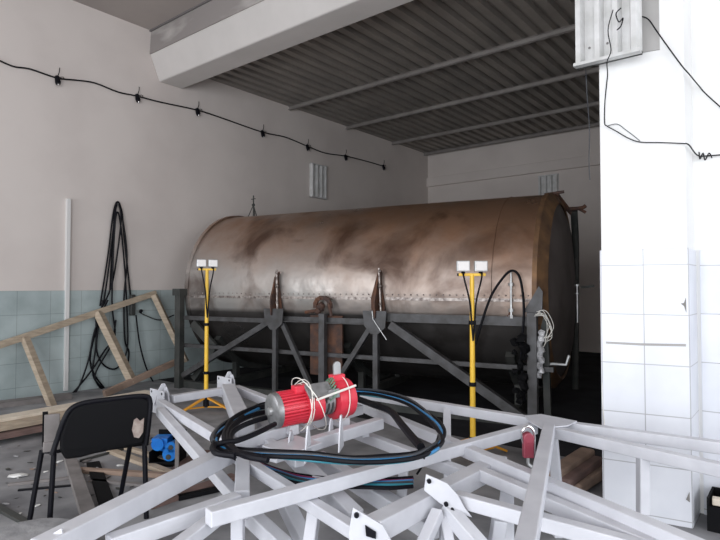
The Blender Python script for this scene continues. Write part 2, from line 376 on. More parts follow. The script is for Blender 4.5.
# garland of bare lamp sockets on the left wall
pts = [(-12, 55), (12, 66), (30, 69), (57, 78), (75, 80), (95, 83), (118, 92), (137, 96), (160, 102), (197, 110), (222, 118), (262, 132), (285, 137), (307, 146), (325, 153), (345, 156), (362, 160), (383, 166)]
g = [WL(x, y, .03) for x, y in pts]
t = thing('lamp_cable', 'thin black cable with bare lamp sockets strung along the left wall', 'cable', V((0, g[0].y, 4.0)))
MB().tube(g, .011, 6, 4).build('cable', 'black', t, smooth=True)
for i in (3, 7, 9, 11, 13, 15, 17):
    p = g[i]; b = MB(); b.cyl(p+V((.0, 0, .02)), p+V((.035, 0, -.07)), .03, .038, 10); b.blob(p+V((.035, 0, -.08)), .035)
    s = b.build('lamp_socket', 'black', t, smooth=True)
    MB().tube([p+V((0, 0, .0)), p+V((.02, .02, .08)), p+V((.01, .03, .15))], .006, 5).tube([p, p+V((.02, .07, .03)), p+V((.02, .09, .0))], .005, 5).build('wire_tail', 'black', s)
    MB().blob(p+V((.055, .0, -.105)), .016).build('contact', 'chrome', s)

# ================================================================== TANK
tc_, td_ = 2.43, 7.08; TR, TL, TZ = 1.2, 5.03, 1.45
Cl, Cd = -.884, .467
def T(s, n, z): return L(tc_+Cl*s-.467*n, td_+Cd*s-.884*n, z)
def s_at(px, n): k = (px-360)/F; return (tc_-.467*n-k*(td_-.884*n))/(.884+.467*k)
axC = (T(1, 0, 0)-T(0, 0, 0)).normalized(); nC = (T(0, 1, 0)-T(0, 0, 0)).normalized()
tank = thing('steel_tank', 'large horizontal steel tank with rust-browned top and riveted seam', 'tank', T(TL/2, 0, TZ))
b = MB(); rings = []
for i in range(31):
    s = TL*i/30; rr = []
    for k in range(96):
        a = 2*math.pi*k/96
        rr.append(b.bm.verts.new(T(s, TR*math.cos(a), TZ+TR*math.sin(a))))
    rings.append(rr)
b.loft(rings, True)
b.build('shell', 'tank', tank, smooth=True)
# riveted seam strip, rivets
for z, h, th, m, nm in ((1.345, .035, .012, 'weld', 'seam_strip'),):
    b = MB(); n0 = math.sqrt(TR**2-(z-TZ)**2)
    b.hexa([T(s, n, zz) for zz in (z-h/2, z+h/2) for s, n in ((0, n0-.02), (TL, n0-.02), (TL, n0+th), (0, n0+th))]).build(nm, m, tank)
b = MB()
for i in range(62):
    s = .06+i*(TL-.12)/61; b.blob(T(s, TR*.9985, 1.395), .011, sub=1)
b.build('rivet_row', 'weld', tank, smooth=True)
# hoop weld near the right end
for s in (.46,):
    b = MB()
    pts = [T(s+random.uniform(-.004, .004), (TR+.001)*math.cos(a), TZ+(TR+.001)*math.sin(a)) for a in [math.radians(-4+i*4) for i in range(34)]]
    b.tube(pts, .006, 5, 0).build('hoop_weld', 'tank', tank, smooth=True)
# right end: rusty rim flange and recessed soot-dark cover with hinge frame
axR = -axC
b = MB(); oc = T(0, 0, TZ)
prof = [(-.02, TR+.001), (-.02, TR+.02), (.03, TR+.02), (.13, TR-.10), (.12, TR-.13), (.0, TR-.03)]
b.loft([b.ring(oc+axR*t_, axR, r_, 72) for t_, r_ in prof+[prof[0]]], False).build('rim_flange', 'rim', tank, smooth=True)
b = MB(); b.lathe(oc, axR, [(.02, TR-.03), (.10, TR-.12), (.17, TR*.75), (.22, TR*.4), (.24, .02)], 72).build('end_cover', 'cover', tank, smooth=True)
b = MB()
for i in range(20):
    a = 2*math.pi*i/20; c = oc+(nC*math.cos(a)+V((0, 0, 1))*math.sin(a))*(TR-.0); b.cyl(c-axR*.0, c+axR*.045, .016, seg=6)
b.build('flange_bolt', 'rust', tank)
b = MB(); b.loft([b.ring(T(TL, 0, TZ)+axC*t_, axC, r_, 72) for t_, r_ in ((-.03, TR+.001), (-.03, TR+.03), (.03, TR+.03), (.03, TR-.02), (-.03, TR+.001))], False).build('end_ring', 'tank', tank, smooth=True)
# vent with small tripod on the top left
vt = D(253, 216, 9.1); vb = MB()
sv = s_at(253, 0); c = T(sv, 0, TZ+TR)
v = MB(); v.cyl(c, c+V((0, 0, .36)), .011, seg=8)
for a in (0, 2.1, 4.2): v.cyl(c+V((.09*math.cos(a), .09*math.sin(a), -.01)), c+V((0, 0, .2)), .008, seg=6)
v.blob(c+V((0, 0, .2)), .028); v.cyl(c+V((-.05, 0, .3)), c+V((.05, 0, .3)), .008, seg=6)
v.build('vent_rod', 'dark_steel', tank, smooth=True)
# handle bars and bent hooks on the right end
c = T(0, 0, TZ+TR)
v = MB(); v.tube([T(.1, -.1, TZ+TR+.03), T(-.14, -.1, TZ+TR+.05)], .02, 7, 0); v.tube([T(-.05, -.1, TZ+TR+.02), T(-.15, -.35, TZ+TR-.14), T(-.2, -.42, TZ+TR-.2)], .03, 7)
v.tube([T(-.15, -.35, TZ+TR-.14), T(-.3, -.42, TZ+TR-.13), T(-.36, -.44, TZ+TR-.1)], .025, 7); v.tube([T(-.28, -.42, TZ+TR-.14), T(-.36, -.44, TZ+TR-.19)], .02, 7)
v.build('lifting_hook', 'rust', tank, smooth=True)
v = MB(); v.tube([T(-.22, -.40, TZ+TR-.16), T(-.21, -.60, TZ+.6), T(-.19, -.72, TZ-.05), T(-.17, -.75, .1)], .045, 8); v.build('hinge_post', 'dark_steel', tank, smooth=True)
v = MB()
for z in (1.25, 1.55): v.bar(T(-.2, -.74, z), T(-.20, .2, z), .05, .05)
v.bar(T(-.25, -.78, 1.48), T(-.42, -.80, 1.5), .03, .03); v.build('hinge_arm', 'dark_steel', tank)
v = MB(); v.cyl(T(-.30, .05, 1.05), T(-.30, .05, 1.52), .012, seg=8); v.cyl(T(-.30, .05, 1.5), T(-.30, .05, 1.52), .03, seg=8); v.cyl(T(-.30, .05, 1.4), T(-.30, .05, 1.415), .03, seg=8); v.build('clamp_bolt', 'galv', tank)
# clamp fins riveted over the seam
n1 = TR
for px, flip in ((278, 1), (380, 1)):
    s = s_at(px, n1)
    b = MB(); b.prism([T(s+.0, n1+.0, 1.05), T(s, n1+.16, 1.12), T(s, n1+.17, 1.30), T(s, n1+.07, 1.62), T(s, n1-.03, 1.70)], axC*.02)
    b.prism([T(s+.10, n1+.02, 1.05), T(s-.10, n1+.02, 1.05), T(s-.06, n1+.02, 1.35), T(s-.01, n1+.02, 1.66), T(s+.02, n1+.02, 1.66), T(s+.11, n1+.02, 1.35)], nC*.02)
    b.build('clamp_fin', 'rust', tank)
    v = MB(); v.cyl(T(s-.05, n1+.08, 1.18), T(s-.01, n1+.05, 1.72), .014, seg=8)
    for z in (1.28, 1.5, 1.68): v.blob(T(s-.04+.02*(z-1.2), n1+.075, z), .024, sub=1)
    v.build('clamp_rod', 'weld', tank)
s = s_at(511, n1+.05)
v = MB(); v.cyl(T(s, n1+.06, 1.14), T(s, n1+.05, 1.66), .013, seg=8)
for z in (1.15, 1.22, 1.5): v.cyl(T(s, n1+.06, z), T(s, n1+.06, z+.035), .028, seg=6)
v.build('clamp_rod', 'galv', tank)
v = MB(); v.prism([T(s+.08, n1+.05, 1.10), T(s-.0, n1+.05, 1.10), T(s, n1+.05, 1.25)], nC*.04); v.build('clamp_fin', 'rust', tank)
# latch mechanism at the middle
s = s_at(324, n1+.05); v = MB()
for k in range(7):
    a0 = math.pi*k/6; v.obox(T(s+.11*math.cos(a0), n1+.08, 1.25+.10*math.sin(a0)), axC*math.sin(a0)*-1+V((0, 0, 1))*math.cos(a0), .07, .05, .035, nC)
v.blob(T(s, n1+.12, 1.24), .055, .12); v.blob(T(s+.06, n1+.1, 1.18), .045, .15); v.cyl(T(s+.25, n1+.1, 1.16), T(s-.02, n1+.1, 1.2), .022, seg=8); v.cyl(T(s-.1, n1+.1, 1.28), T(s-.14, n1+.1, 1.12), .02, seg=8)
v.build('latch', 'rust', tank)
v = MB(); v.hexa([T(a_, n_2, z) for z in (.35, 1.12) for a_, n_2 in ((s+.24, n1-.03), (s-.24, n1-.03), (s-.24, n1+.0), (s+.24, n1+.0))]); v.build('latch_plate', 'rust', tank)
s = s_at(432, n1)
v = MB(); v.obox(T(s, n1-.005, 1.11), axC, .05, .02, .06, None); v.build('paper_tag', 'paper', tank)
# loose wiring and foil at the right corner
v = MB()
for k in range(6):
    s0 = s_at(541+k*.8, n1+.1); j = lambda: random.uniform(-.03, .03); v.tube([T(s0+.1+j(), n1+.12, 1.20+j()), T(s0+j(), n1+.16, 1.22+j()), T(s0-.07+j(), n1+.12, 1.12+j()), T(s0-.06+j(), n1+.1, 1.0+j()), T(s0+.0+j(), n1+.1, .90+j()*2)], .0035, 5)
tag(v.build('loose_wiring', 'white_wire', smooth=True), 'loop of loose white wires hanging at the right corner of the tank', 'wire')
v = MB(); s0 = s_at(540, n1+.05)
for k in range(9): v.blob(T(s0+random.uniform(-.02, .02), n1+.09, 1.0-.055*k), .042, .4, (1, 1, 1.1), 1)
tag(v.build('foil_strip', 'foil'), 'crumpled pale foil strip hanging beside the right post of the tank', 'foil')

# ------------------------------------------------------------------ cradle
cr = thing('tank_cradle', 'grey angle-steel cradle frame carrying the steel tank', 'frame', T(TL/2, 0, 0))
nf = n1+.09
def post(px, w, m='grey_steel', top=1.12, nn=nf, nm='post'):
    s = s_at(px, nn); MB().bar(T(s, nn, 0), T(s, nn, top), w, w, tuple(nC)).build(nm, m, cr, bevel=.004); return s
sp1 = post(275.5, .06); sp2 = post(323, .085, top=1.15); sp3 = post(376, .065)
s = s_at(532, nf); MB().bar(T(s, nf, 0), T(s, nf, 1.22), .10, .10, tuple(nC)).build('post', 'grey_steel', cr, bevel=.004); sp4 = s
MB().bar(T(s-.12, nf-.2, 0), T(s-.09, nf-.2, 1.2), .07, .07, tuple(nC)).build('post', 'dark_steel', cr)
MB().prism([T(s+.1, nf, 1.22), T(s-.1, nf, 1.22), T(s-.11, nf, 1.44), T(s-.07, nf, 1.50), T(s+.02, nf, 1.34)], nC*.02).build('corner_plate', 'grey_steel', cr)
s5 = s_at(180, n1+.1)
MB().bar(T(s5, n1+.1, 0), T(s5, n1+.1, 1.42), .10, .10, tuple(nC)).build('post', 'dark_steel', cr, bevel=.004)
MB().bar(T(s5+.0, n1+.1, 1.36), T(s5-.0, n1+.1, 1.46), .15, .15, tuple(nC)).build('post_cap', 'dark_steel', cr)
# rails
MB().angle(T(sp1, nf-.03, 1.06), T(sp3, nf-.03, 1.06), .07, .008, tuple(-nC)).bar(T(sp3, nf-.05, 1.12), T(sp4, nf-.05, 1.12), .07, .10).bar(T(s5, nf-.05, 1.03), T(sp1, nf-.05, 1.03), .05, .06).build('top_rail', 'grey_steel', cr)
MB().bar(T(s5, nf-.08, .62), T(sp4-.2, nf-.08, .62), .06, .05).build('middle_rail', 'grey_steel', cr)
MB().bar(T(s5+.1, nf-.08, .05), T(sp4-.2, nf-.08, .05), .10, .10).build('bottom_rail', 'dark_steel', cr)
for s in (sp1, sp3):
    MB().prism([T(s+.16, nf+.04, 1.20), T(s-.16, nf+.04, 1.20), T(s-.14, nf+.04, 1.0), T(s-.04, nf+.04, .92), T(s+.05, nf+.04, .92), T(s+.14, nf+.04, 1.02)], nC*.012).build('node_plate', 'grey_steel', cr)
def brace(pa, pb, w=.06, nn=nf-.02, za=1.0, zb=.1):
    MB().bar(T(s_at(pa, nn), nn, za), T(s_at(pb, nn), nn, zb), w, w, tuple(nC)).build('brace', 'grey_steel', cr, bevel=.003)
brace(268, 184, .075, za=1.0, zb=.18); brace(283, 311, .06, zb=.2); brace(371, 330, .06, zb=.15); brace(391, 527, .10, za=1.04, zb=.06)
MB().bar(T(s5-.12, n1-.05, .95), T(s5-.55, n1-.05, .60), .13, .05, tuple(nC)).bar(T(s5-.55, n1-.05, .6), T(s5-.15, n1-.05, .12), .09, .07, tuple(nC)).build('brace', 'dark_steel', cr)
for s in (0.3, 2.4, 4.6):
    b = MB()
    for k in range(9):
        a0 = math.radians(215+k*110/9); a1 = math.radians(215+(k+1)*110/9)
        b.bar(T(s, (TR+.05)*math.cos(a0), TZ+(TR+.05)*math.sin(a0)), T(s, (TR+.05)*math.cos(a1), TZ+(TR+.05)*math.sin(a1)), .08, .10, tuple(axC))
    b.bar(T(s, -1.1, .05), T(s, 1.25, .05), .10, .10).bar(T(s, .6, .1), T(s, .6, .42), .08, .08, tuple(axC)).bar(T(s, -.6, .1), T(s, -.6, .42), .08, .08, tuple(axC)).build('saddle', 'dark_steel', cr)
# bright bent rod lying against the middle node plate, chain across
s = s_at(378, nf+.06)
tag(MB().tube([T(s_at(372, nf+.06), nf+.06, 1.20), T(s_at(373, nf+.06), nf+.06, 1.10), T(s_at(386.5, nf+.06), nf+.06, .86)], .006, 6, 0).build('bent_rod', 'galv'), 'bright bent metal rod hooked on the middle bracket of the tank frame', 'rod')
# black hose looped over the clamp rod near the right end
hp = [(475, 345), (482, 322), (491, 297), (501, 281), (511, 271), (519, 275), (523, 292), (524, 315), (522, 338), (521, 360), (524, 400)]
tag(MB().tube([T(s_at(x, nf+.02), nf+.04, 0)+V((0, 0, D(x, y, (T(s_at(x, nf), nf, 0)-EYE).dot(fwdh)).z)) for x, y in hp], .014, 7).build('rubber_hose', 'black', smooth=True), 'thin black hose looped over the rod near the right end of the tank', 'hose')
v = MB(); sx = s_at(521, nf)
for k in range(14): v.blob(T(sx+random.uniform(-.06, .06), nf+.08, .95-.05*k), random.uniform(.035, .06), .35, sub=1)
tag(v.build('rag_bundle', 'black_matt'), 'black rags and hose bundle hanging left of the right post', 'bundle')
v = MB(); sx = s_at(552, .9); v.tube([T(sx+.1, 1.05, .62), T(sx-.02, 1.05, .66), T(sx-.16, 1.05, .66), T(sx-.19, 1.05, .76)], .018, 7, 0); v.blob(T(sx+.1, 1.05, .60), .035)
tag(v.build('crank_handle', 'galv', smooth=True), 'pale bent crank handle low behind the right post of the tank', 'handle')
v = MB()
for k in range(9): v.blob(T(s_at(569, .3), .3, .30-.02*k+.02)+V((0, 0, .18)), .028, .3, sub=1)

# ================================================================== FLOODLIGHT STANDS
def stand(label, lat, d, h, headw, lampm, bands, yaw, foot):
    base = L(lat, d, 0)
    t = thing('floodlight_stand', label, 'work light', base, 'yellow floodlight stands')
    up = V((0, 0, 1)); r = rightv*math.cos(yaw)+fwdh*math.sin(yaw); f = up.cross(r)
    MB().cyl(base+up*.10, base+up*(h-.02), .026, .020, 14).build('pole', 'yellow', t, smooth=True)
    for z in bands: MB().cyl(base+up*z, base+up*(z+.035), .033, seg=14).build('clamp_band', 'black', t, smooth=True)
    MB().obox(base+up*(h-.02), r, headw, .03, .025).build('crossbar', 'yellow', t, bevel=.003)
    for k in range(3):
        a = foot+k*2*math.pi/3; dr = V((math.cos(a), math.sin(a), 0))
        MB().bar(base+up*.16+dr*.02, base+dr*.36+up*.015, .04, .02).bar(base+up*.05+dr*.02, base+dr*.22+up*.06, .025, .015).build('leg', 'orange', t, bevel=.002)
    MB().cyl(base+up*.05, base+up*.18, .035, seg=12).build('hub', 'black', t, smooth=True)
    for sg in (-1, 1):
        c = base+up*(h+.055)+r*sg*headw*.33
        b = MB(); b.obox(c, r, .115, .05, .095, None); hd = b.build('lamp_head', lampm[0], t, bevel=.008)
        MB().obox(c-f*.027 if lampm[2] else c+f*.027, r, .095, .006, .075).build('lamp_lens', lampm[1], hd)
        b = MB()
        for k in range(5): b.obox(c+(f if lampm[2] else -f)*.03+r*(k-2)*.02, r, .004, .02, .08)
        b.build('cooling_fins', lampm[0], hd)
        MB().obox(c-up*.055, r, .03, .03, .03).build('swivel', 'black', hd)
        MB().tube([c-up*.03, c-up*.1+f*-.03, base+up*(h-.25)+r*sg*.03-f*.03, base+up*(h-.42)+r*sg*.015-f*.03, base+up*(h-.6)-f*.03], .008, 6).build('lead', 'black', hd, smooth=True)
    MB().cyl(base+up*(h-.02)-r*headw*.55, base+up*(h-.02)-r*headw*.42, .012, seg=8).build('wing_screw', 'dark_steel', t)
    return t
LAT = (207-360)/F
stand('yellow tripod work light stand at the left end of the tank', LAT*6.77, 6.77, 1.72, .21, ('galv', 'glass_lens', True), (.44, 1.02), .5, .4)
stand('yellow tripod work light stand in front of the right half of the tank', .99, 4.95, 1.62, .24, ('lum', 'glass_lens', True), (.62, 1.16), .05, 1.1)

# ================================================================== WHITE TUBE TRUSSES
Z = .70
def truss(name, label, ref): return thing(name, label, 'steel frame', V((ref.x, ref.y, 0)), 'white welded tube frames')
def tubeP(t, nm, a, c, w=.055, h=None, m='white_steel'):
    return MB().bar(a, c, w, h or w).build(nm, m, t, bevel=.005)
def g(px, py, z=Z-.03): return G(px, py, z)
def plate(t, pts, th=.01, nm='gusset_plate', holes=(), up=None):
    e = th*(V(up) if up else fwdh)
    o_ = MB().prism(pts, e).build(nm, 'white_steel', t, bevel=.002)
    if holes:
        b = MB()
        for hpt in holes: b.cyl(hpt-(V(up) if up else fwdh)*(th*.5+.002), hpt+(V(up) if up else fwdh)*(th*.5+.001), .009, seg=10)
        b.build('bolt_hole', 'black', o_)
    return o_
def vgus(t, c, hgt, wd, dirv, nm='gusset_plate'):
    """upright triangular gusset standing on a tube"""
    dirv = V(dirv).normalized(); nrm = dirv.cross(V((0, 0, 1)))
    MB().prism([c-dirv*wd/2-V((0, 0, .06)), c+dirv*wd/2-V((0, 0, .06)), c+dirv*wd*.25+V((0, 0, hgt*.5)), c+dirv*.012+V((0, 0, hgt)), c-dirv*.012+V((0, 0, hgt)), c-dirv*wd*.3+V((0, 0, hgt*.4))], nrm*.008).build(nm, 'white_steel', t, bevel=.002)

# --- left frame with two bolted end plates
A = truss('tube_frame', 'white tube frame with bolted end plates beside the black chair', g(190, 430))
P1 = g(163, 400); P2 = g(229, 386)
tubeP(A, 'cross_tube', g(172, 399, .68), g(222, 391, .68))
tubeP(A, 'chord', g(160, 403), g(233, 447)); tubeP(A, 'chord', g(160, 411, .66), g(250, 513, .52))
tubeP(A, 'chord', g(228, 390), g(246, 432), .10); tubeP(A, 'chord', g(236, 389), g(292, 411), .06)
d1 = (g(172, 399, .68)-g(222, 391, .68)).normalized()
for c_, hh in ((P1, .0), (P2, .0)):
    nx = d1
    sd = nx.cross(V((0, 0, 1))).normalized()
    cc = c_ + nx*.045
    q = [cc-sd*.10-V((0, 0, .09)), cc+sd*.10-V((0, 0, .09)), cc+sd*.10+V((0, 0, .08)), cc-sd*.10+V((0, 0, .08))]
    pts_h = [cc+sd*a_+V((0, 0, b_)) for a_ in (-.075, .075) for b_ in (-.06, .06)]
    plate(A, q, .01, 'end_plate', pts_h, tuple(nx))
    vgus(A, c_+V((0, 0, .03)), .09, .15, d1*-1)
    vgus(A, c_-sd*.04+V((0, 0, .03)), .07, .12, sd)

# --- big near tube pair on the left
B = truss('tube_frame', 'nearest white tube frame reaching to the lower left corner', g(150, 510))
tubeP(B, 'main_tube', g(38, 553), g(290, 422, .69), .075)
tubeP(B, 'lower_tube', g(108, 545, .60), g(238, 500, .62), .06)
tubeP(B, 'brace', g(232, 506, .62), g(176, 549, .60), .05)
tubeP(B, 'upright', g(243, 459, .66), g(242, 498, .60), .065)
tubeP(B, 'brace', g(237, 457, .66), g(354, 531, .58), .05)
tubeP(B, 'brace', g(246, 512, .5), g(285, 548, .42), .065)
plate(B, [D(x, y, 1.82) for x, y in ((48, 536), (62, 528), (66, 546), (44, 548))], .01, 'end_plate', [D(58, 538, 1.81)])
B_leg = g(238, 500, .62); tubeP(B, 'leg', B_leg, V((B_leg.x, B_leg.y, 0)), .05)

# --- long frame with plate node and crossing chords
Cc = truss('tube_frame', 'long white tube frame whose arms meet at a flat node plate before the dark opening', g(545, 425))
J = g(547, 424)
tubeP(Cc, 'long_tube', g(208, 518, .66), g(534, 428), .058)
tubeP(Cc, 'long_tube', g(362, 394), g(532, 422), .06)
tubeP(Cc, 'long_tube', g(562, 426), g(740, 450, .70), .06)
tubeP(Cc, 'long_tube', g(550, 431), g(740, 474, .68), .06)
tubeP(Cc, 'arm', G(549, 429, .70), G(521, 572, .74), .062)
tubeP(Cc, 'leg', g(552, 432, .66), g(557, 486, .30), .055)
vlow = G(557, 486, .30); tubeP(Cc, 'leg', vlow, V((vlow.x, vlow.y, 0)), .05)
plate(Cc, [G(x, y, Z+.006) for x, y in ((525, 416), (541, 414.5), (577, 421.5), (568, 426), (541, 428.5), (530, 422))], .008, 'node_plate', (), (0, 0, 1))
tubeP(Cc, 'upright', g(447, 410, .66), G(447, 441, .52), .05)
tubeP(Cc, 'upright', g(404, 464, .64), G(401, 506, .50), .045)
tubeP(Cc, 'upright', g(643, 455, .66), G(643, 514, .38), .05)
qx = G(447, 441, .52); tubeP(Cc, 'leg', qx, V((qx.x, qx.y, 0)), .045)
qx = g(728, 448, .68); tubeP(Cc, 'leg', qx, V((qx.x, qx.y, 0)), .05)

# --- parallel frame running down to the lower right corner
E = truss('tube_frame', 'white tube frame running down to the lower right corner before the pilaster', g(560, 500))
tubeP(E, 'chord', g(357, 404, .66), g(765, 578, .64), .06)
tubeP(E, 'chord', g(482, 474, .62), g(740, 584, .60), .055)
tubeP(E, 'chord', g(455, 498, .62), g(690, 562, .60), .055)
tubeP(E, 'chord', g(355, 433, .61), g(475, 478, .60), .055)
tubeP(E, 'upright', G(508, 486, .58), G(505, 512, .50), .055)
tubeP(E, 'upright', G(500, 518, .56), G(495, 550, .42), .055)
tubeP(E, 'upright', G(606, 522, .56), G(608, 540, .50), .045)
qx = G(508, 486, .58); 
tubeP(E, 'leg', qx, V((qx.x, qx.y, 0)), .045)
# --- big cross member with two hole-punched plates
K = truss('tube_frame', 'thick white cross tube with two hole-punched plates at the bottom centre', g(430, 500))
tubeP(K, 'main_tube', g(372, 530, .62), g(500, 463, .60), .08)
k1 = [D(x, y, 2.02) for x, y in ((353, 507), (383, 525), (394, 545), (394, 560), (349, 560), (349, 530))]
plate(K, k1, .012, 'end_plate', [D(356.5, 515, 2.01)])
sq = MB().prism([D(x, y, 2.008) for x, y in ((365, 525), (376, 532), (376, 539), (366, 536))], fwdh*.003); sq.build('square_hole', 'black', K)
k2 = [D(x, y, 2.27) for x, y in ((426, 474), (447, 483), (458, 495), (465, 508), (472, 517), (456, 512), (440, 503), (424, 490))]
plate(K, k2, .012, 'end_plate', [D(429, 481, 2.26), D(446, 504, 2.26), D(452, 510, 2.26)])
tubeP(K, 'brace', g(446, 508, .60), g(484, 552, .50), .06)
tubeP(K, 'brace', g(438, 512, .60), g(418, 556, .50), .045)
tubeP(K, 'brace', g(443, 514, .58), g(452, 558, .46), .04)
tubeP(K, 'brace', G(262, 425, .64), G(356, 519, .56), .07)
tubeP(K, 'brace', G(318, 458, .58), G(434, 532, .50), .07)
tubeP(K, 'brace', G(284, 500, .50), G(310, 552, .36), .065)
tubeP(K, 'upright', G(315, 506, .58), G(308, 556, .42), .05)
q5 = G(446, 508, .58); tubeP(K, 'leg', q5, V((q5.x, q5.y, 0)), .05)
# --- hoist carriage
Pm = truss('hoist_carriage', 'white tube carriage with upright gussets under the red hoist', g(320, 435))
tubeP(Pm, 'rail', G(272, 456, .71), G(380, 423, .71), .06)
tubeP(Pm, 'rail', G(232, 446, .71), G(360, 409, .71), .06)
tubeP(Pm, 'cross_tube', G(262, 440, .68), G(300, 462, .68), .05)
tubeP(Pm, 'cross_tube', G(330, 418, .68), G(366, 433, .68), .05)
plate(Pm, [G(x, y, .745) for x, y in ((262, 446), (296, 436), (322, 443), (290, 455))], .008, 'deck_plate', (), (0, 0, 1))
for x, y, hh in ((308, 447, .10), (341, 437, .11), (291, 441, .05), (331, 428, .05)):
    vgus(Pm, G(x, y, .745), hh, .13, fwdh+rightv*.15)

# ================================================================== ELECTRIC HOIST
h0 = D(274, 410.5, 3.02); h1 = D(342, 397.5, 3.26)
ha = (h1-h0).normalized(); hL = (h1-h0).length
hs = thing('electric_hoist', 'red electric hoist with finned motor wrapped in white wire', 'hoist', V(((h0.x+h1.x)/2, (h0.y+h1.y)/2, .76)))
def hp_(t_, a=0, r=0):
    t_ *= .88
    sd = ha.cross(V((0, 0, 1))).normalized(); u = sd.cross(ha)
    return h0+ha*t_+(sd*math.cos(a)+u*math.sin(a))*r
R0 = .094
def pf(l): return [(a_*.88, r_) for a_, r_ in l]
b = MB(); b.lathe(h0, ha, pf([(-.022, .02), (-.02, .078), (-.012, .090), (.0, .094), (.02, .095)]), 36); b.build('end_cap', 'hoist_grey', hs, smooth=True)
cap = MB(); cap.lathe(h0, ha, pf([(-.04, .010), (-.038, .02), (-.02, .023)]), 16); cap.build('shaft_boss', 'galv', hs, smooth=True)
b = MB(); b.lathe(h0, ha, pf([(.02, R0-.018), (.19, R0-.018)]), 40)
for k in range(30):
    a = 2*math.pi*k/30; b.obox(hp_(.105, a, R0-.012), ha, .150, .008, .026, tuple(hp_(.105, a, 1)-hp_(.105)))
b.build('finned_motor', 'red', hs)
b = MB(); b.lathe(h0, ha, pf([(.19, R0+.006), (.30, R0+.004), (.305, .08)]), 36); b.build('drum_housing', 'red', hs, smooth=True)
b = MB(); b.obox(hp_(.17, math.pi/2-.2, .10), ha, .08, .06, .04); b.build('terminal_box', 'red', hs, bevel=.006)
b = MB(); b.lathe(h0, ha, pf([(.30, .06), (.46, .065)]), 20)
for k in range(5): b.lathe(h0, ha, pf([(.315+k*.03, .078), (.328+k*.03, .078)]), 24)
b.build('rope_drum', 'hoist_grey', hs, smooth=True)
b = MB(); b.obox(hp_(.27, .85, .112), ha, .15, .09, .015, tuple(hp_(0, .85, 1)-hp_(0))); b.obox(hp_(.36, .6, .10), ha, .07, .05, .05); b.build('control_plate', 'hoist_grey', hs, bevel=.003)
b = MB(); b.lathe(h0, ha, pf([(.40, .095), (.405, .112), (.49, .114), (.53, .108), (.545, .09)]), 40); b.build('gear_housing', 'red', hs, smooth=True)
lg = hp_(.455, math.pi/2, .105)
b = MB(); b.obox(lg+V((0, 0, .01)), ha, .08, .06, .05); b.build('hook_block', 'red', hs, bevel=.006)
b = MB(); b.obox(lg+V((0, 0, .05)), ha, .045, .012, .07); b.cyl(lg+V((0, 0, .085))-ha.cross(V((0, 0, 1)))*.006, lg+V((0, 0, .085))+ha.cross(V((0, 0, 1)))*.006, .0225, seg=18); b.build('lifting_eye', 'galv', hs)
b = MB(); b.cyl(hp_(.22, .35, .135), hp_(.52, .65, .135), .007, seg=8); b.build('limit_rod', 'white_wire', hs)
b = MB()
for k in range(9):
    b.obox(hp_(.34+.012*(k % 4), .2+.35*k, .085), ha, .04, .02, .02)
b.blob(hp_(.33, .9, .085), .03, .2)
b.build('linkage', 'hoist_grey', hs)
b = MB(); rn = random.Random(3)
for tt, rr_, tl in ((.19, .125, .0), (.205, .13, .015), (.24, .165, -.07), (.46, .135, .02), (.175, .15, .04)):
    b.tube([hp_(tt+tl*math.sin(a), a, rr_*.9+rn.uniform(0, .008)) for a in [2*math.pi*i/14 for i in range(15)]], .0028, 6, 4)
b.build('wire_wrap', 'white_wire', hs, smooth=True)
b = MB()
for k in range(8):
    a = .1+.2*k; b.tube([hp_(.33, a, .08), hp_(.36+.01*k, a+.3, .13), hp_(.40, a+.5, .10)], .004, 5)
b.build('wire_tangle', mat('green_wire', (.12, .25, .16), rough=.5), hs, smooth=True)
for t0, r0 in ((.10, .11), (.47, .13)): MB().obox(hp_(t0, -math.pi/2, r0), ha, .05, .12, .05).build('mounting_foot', 'white_steel', hs)

# ================================================================== CABLES ON THE FRAMES
cz = .765
def gp(lst, dz=0, jit=0, rn=None): return [G(x+(rn.uniform(-jit, jit) if rn else 0), y+(rn.uniform(-jit, jit) if rn else 0), cz+dz) for x, y in lst]
coil = thing('cable_coil', 'big loose coil of black and blue cables around the red hoist', 'cable', g(330, 450, 0)*1)
coil.location.z = 0; ORG[coil.as_pointer()] = V(coil.location)
outer = [(352, 391), (375, 393), (402, 400), (424, 412), (438, 426), (441, 440), (434, 449), (415, 456), (385, 460), (350, 460), (310, 457), (270, 455), (240, 453), (220, 447), (215, 438), (228, 424), (258, 408), (274, 404)]
rn = random.Random(5)
for k, (m, r) in enumerate((('black', .012), ('grey_cable', .009), ('black', .011), ('blue_cable', .008), ('grey_cable', .009), ('black', .010), ('teal_cable', .007))):
    pp = [(x+rn.uniform(-3, 3), y+(k-3)*.9+rn.uniform(-1.0, 1.0)) for x, y in outer]
    MB().tube([G(x, y, cz+.012*(k % 2)+rn.uniform(0, .008)) for x, y in pp], r, 7, 5).build('cable_strand', m, coil, smooth=True)
low = [(222, 449), (240, 458), (258, 467), (278, 474), (300, 480), (330, 483), (360, 484), (390, 484), (413, 483)]
for k, (m, r) in enumerate((('black', .010), ('red_cable', .008), ('blue_cable', .009), ('grey_cable', .009), ('teal_cable', .008), ('black', .009))):
    pp = [(x, y+(k-3)*1.6+rn.uniform(-1, 1)) for x, y in low]
    MB().tube([G(x, y, .70-.03*min(i, 3)) for i, (x, y) in enumerate(pp)], r, 7, 5).build('cable_strand', m, coil, smooth=True)
thick = thing('cable', 'thick black cable curling left from the motor end of the hoist', 'cable', g(235, 430, 0)); thick.location.z = 0; ORG[thick.as_pointer()] = V(thick.location)
for k in range(3):
    MB().tube([G(x+k*3, y+k*1.5, cz+.02) for x, y in ((272, 406+k*3), (252, 409+k*4), (234, 418+k*3), (225, 432), (227, 445), (240, 453), (262, 457))], .014, 8).build('cable_strand', 'black', thick, smooth=True)
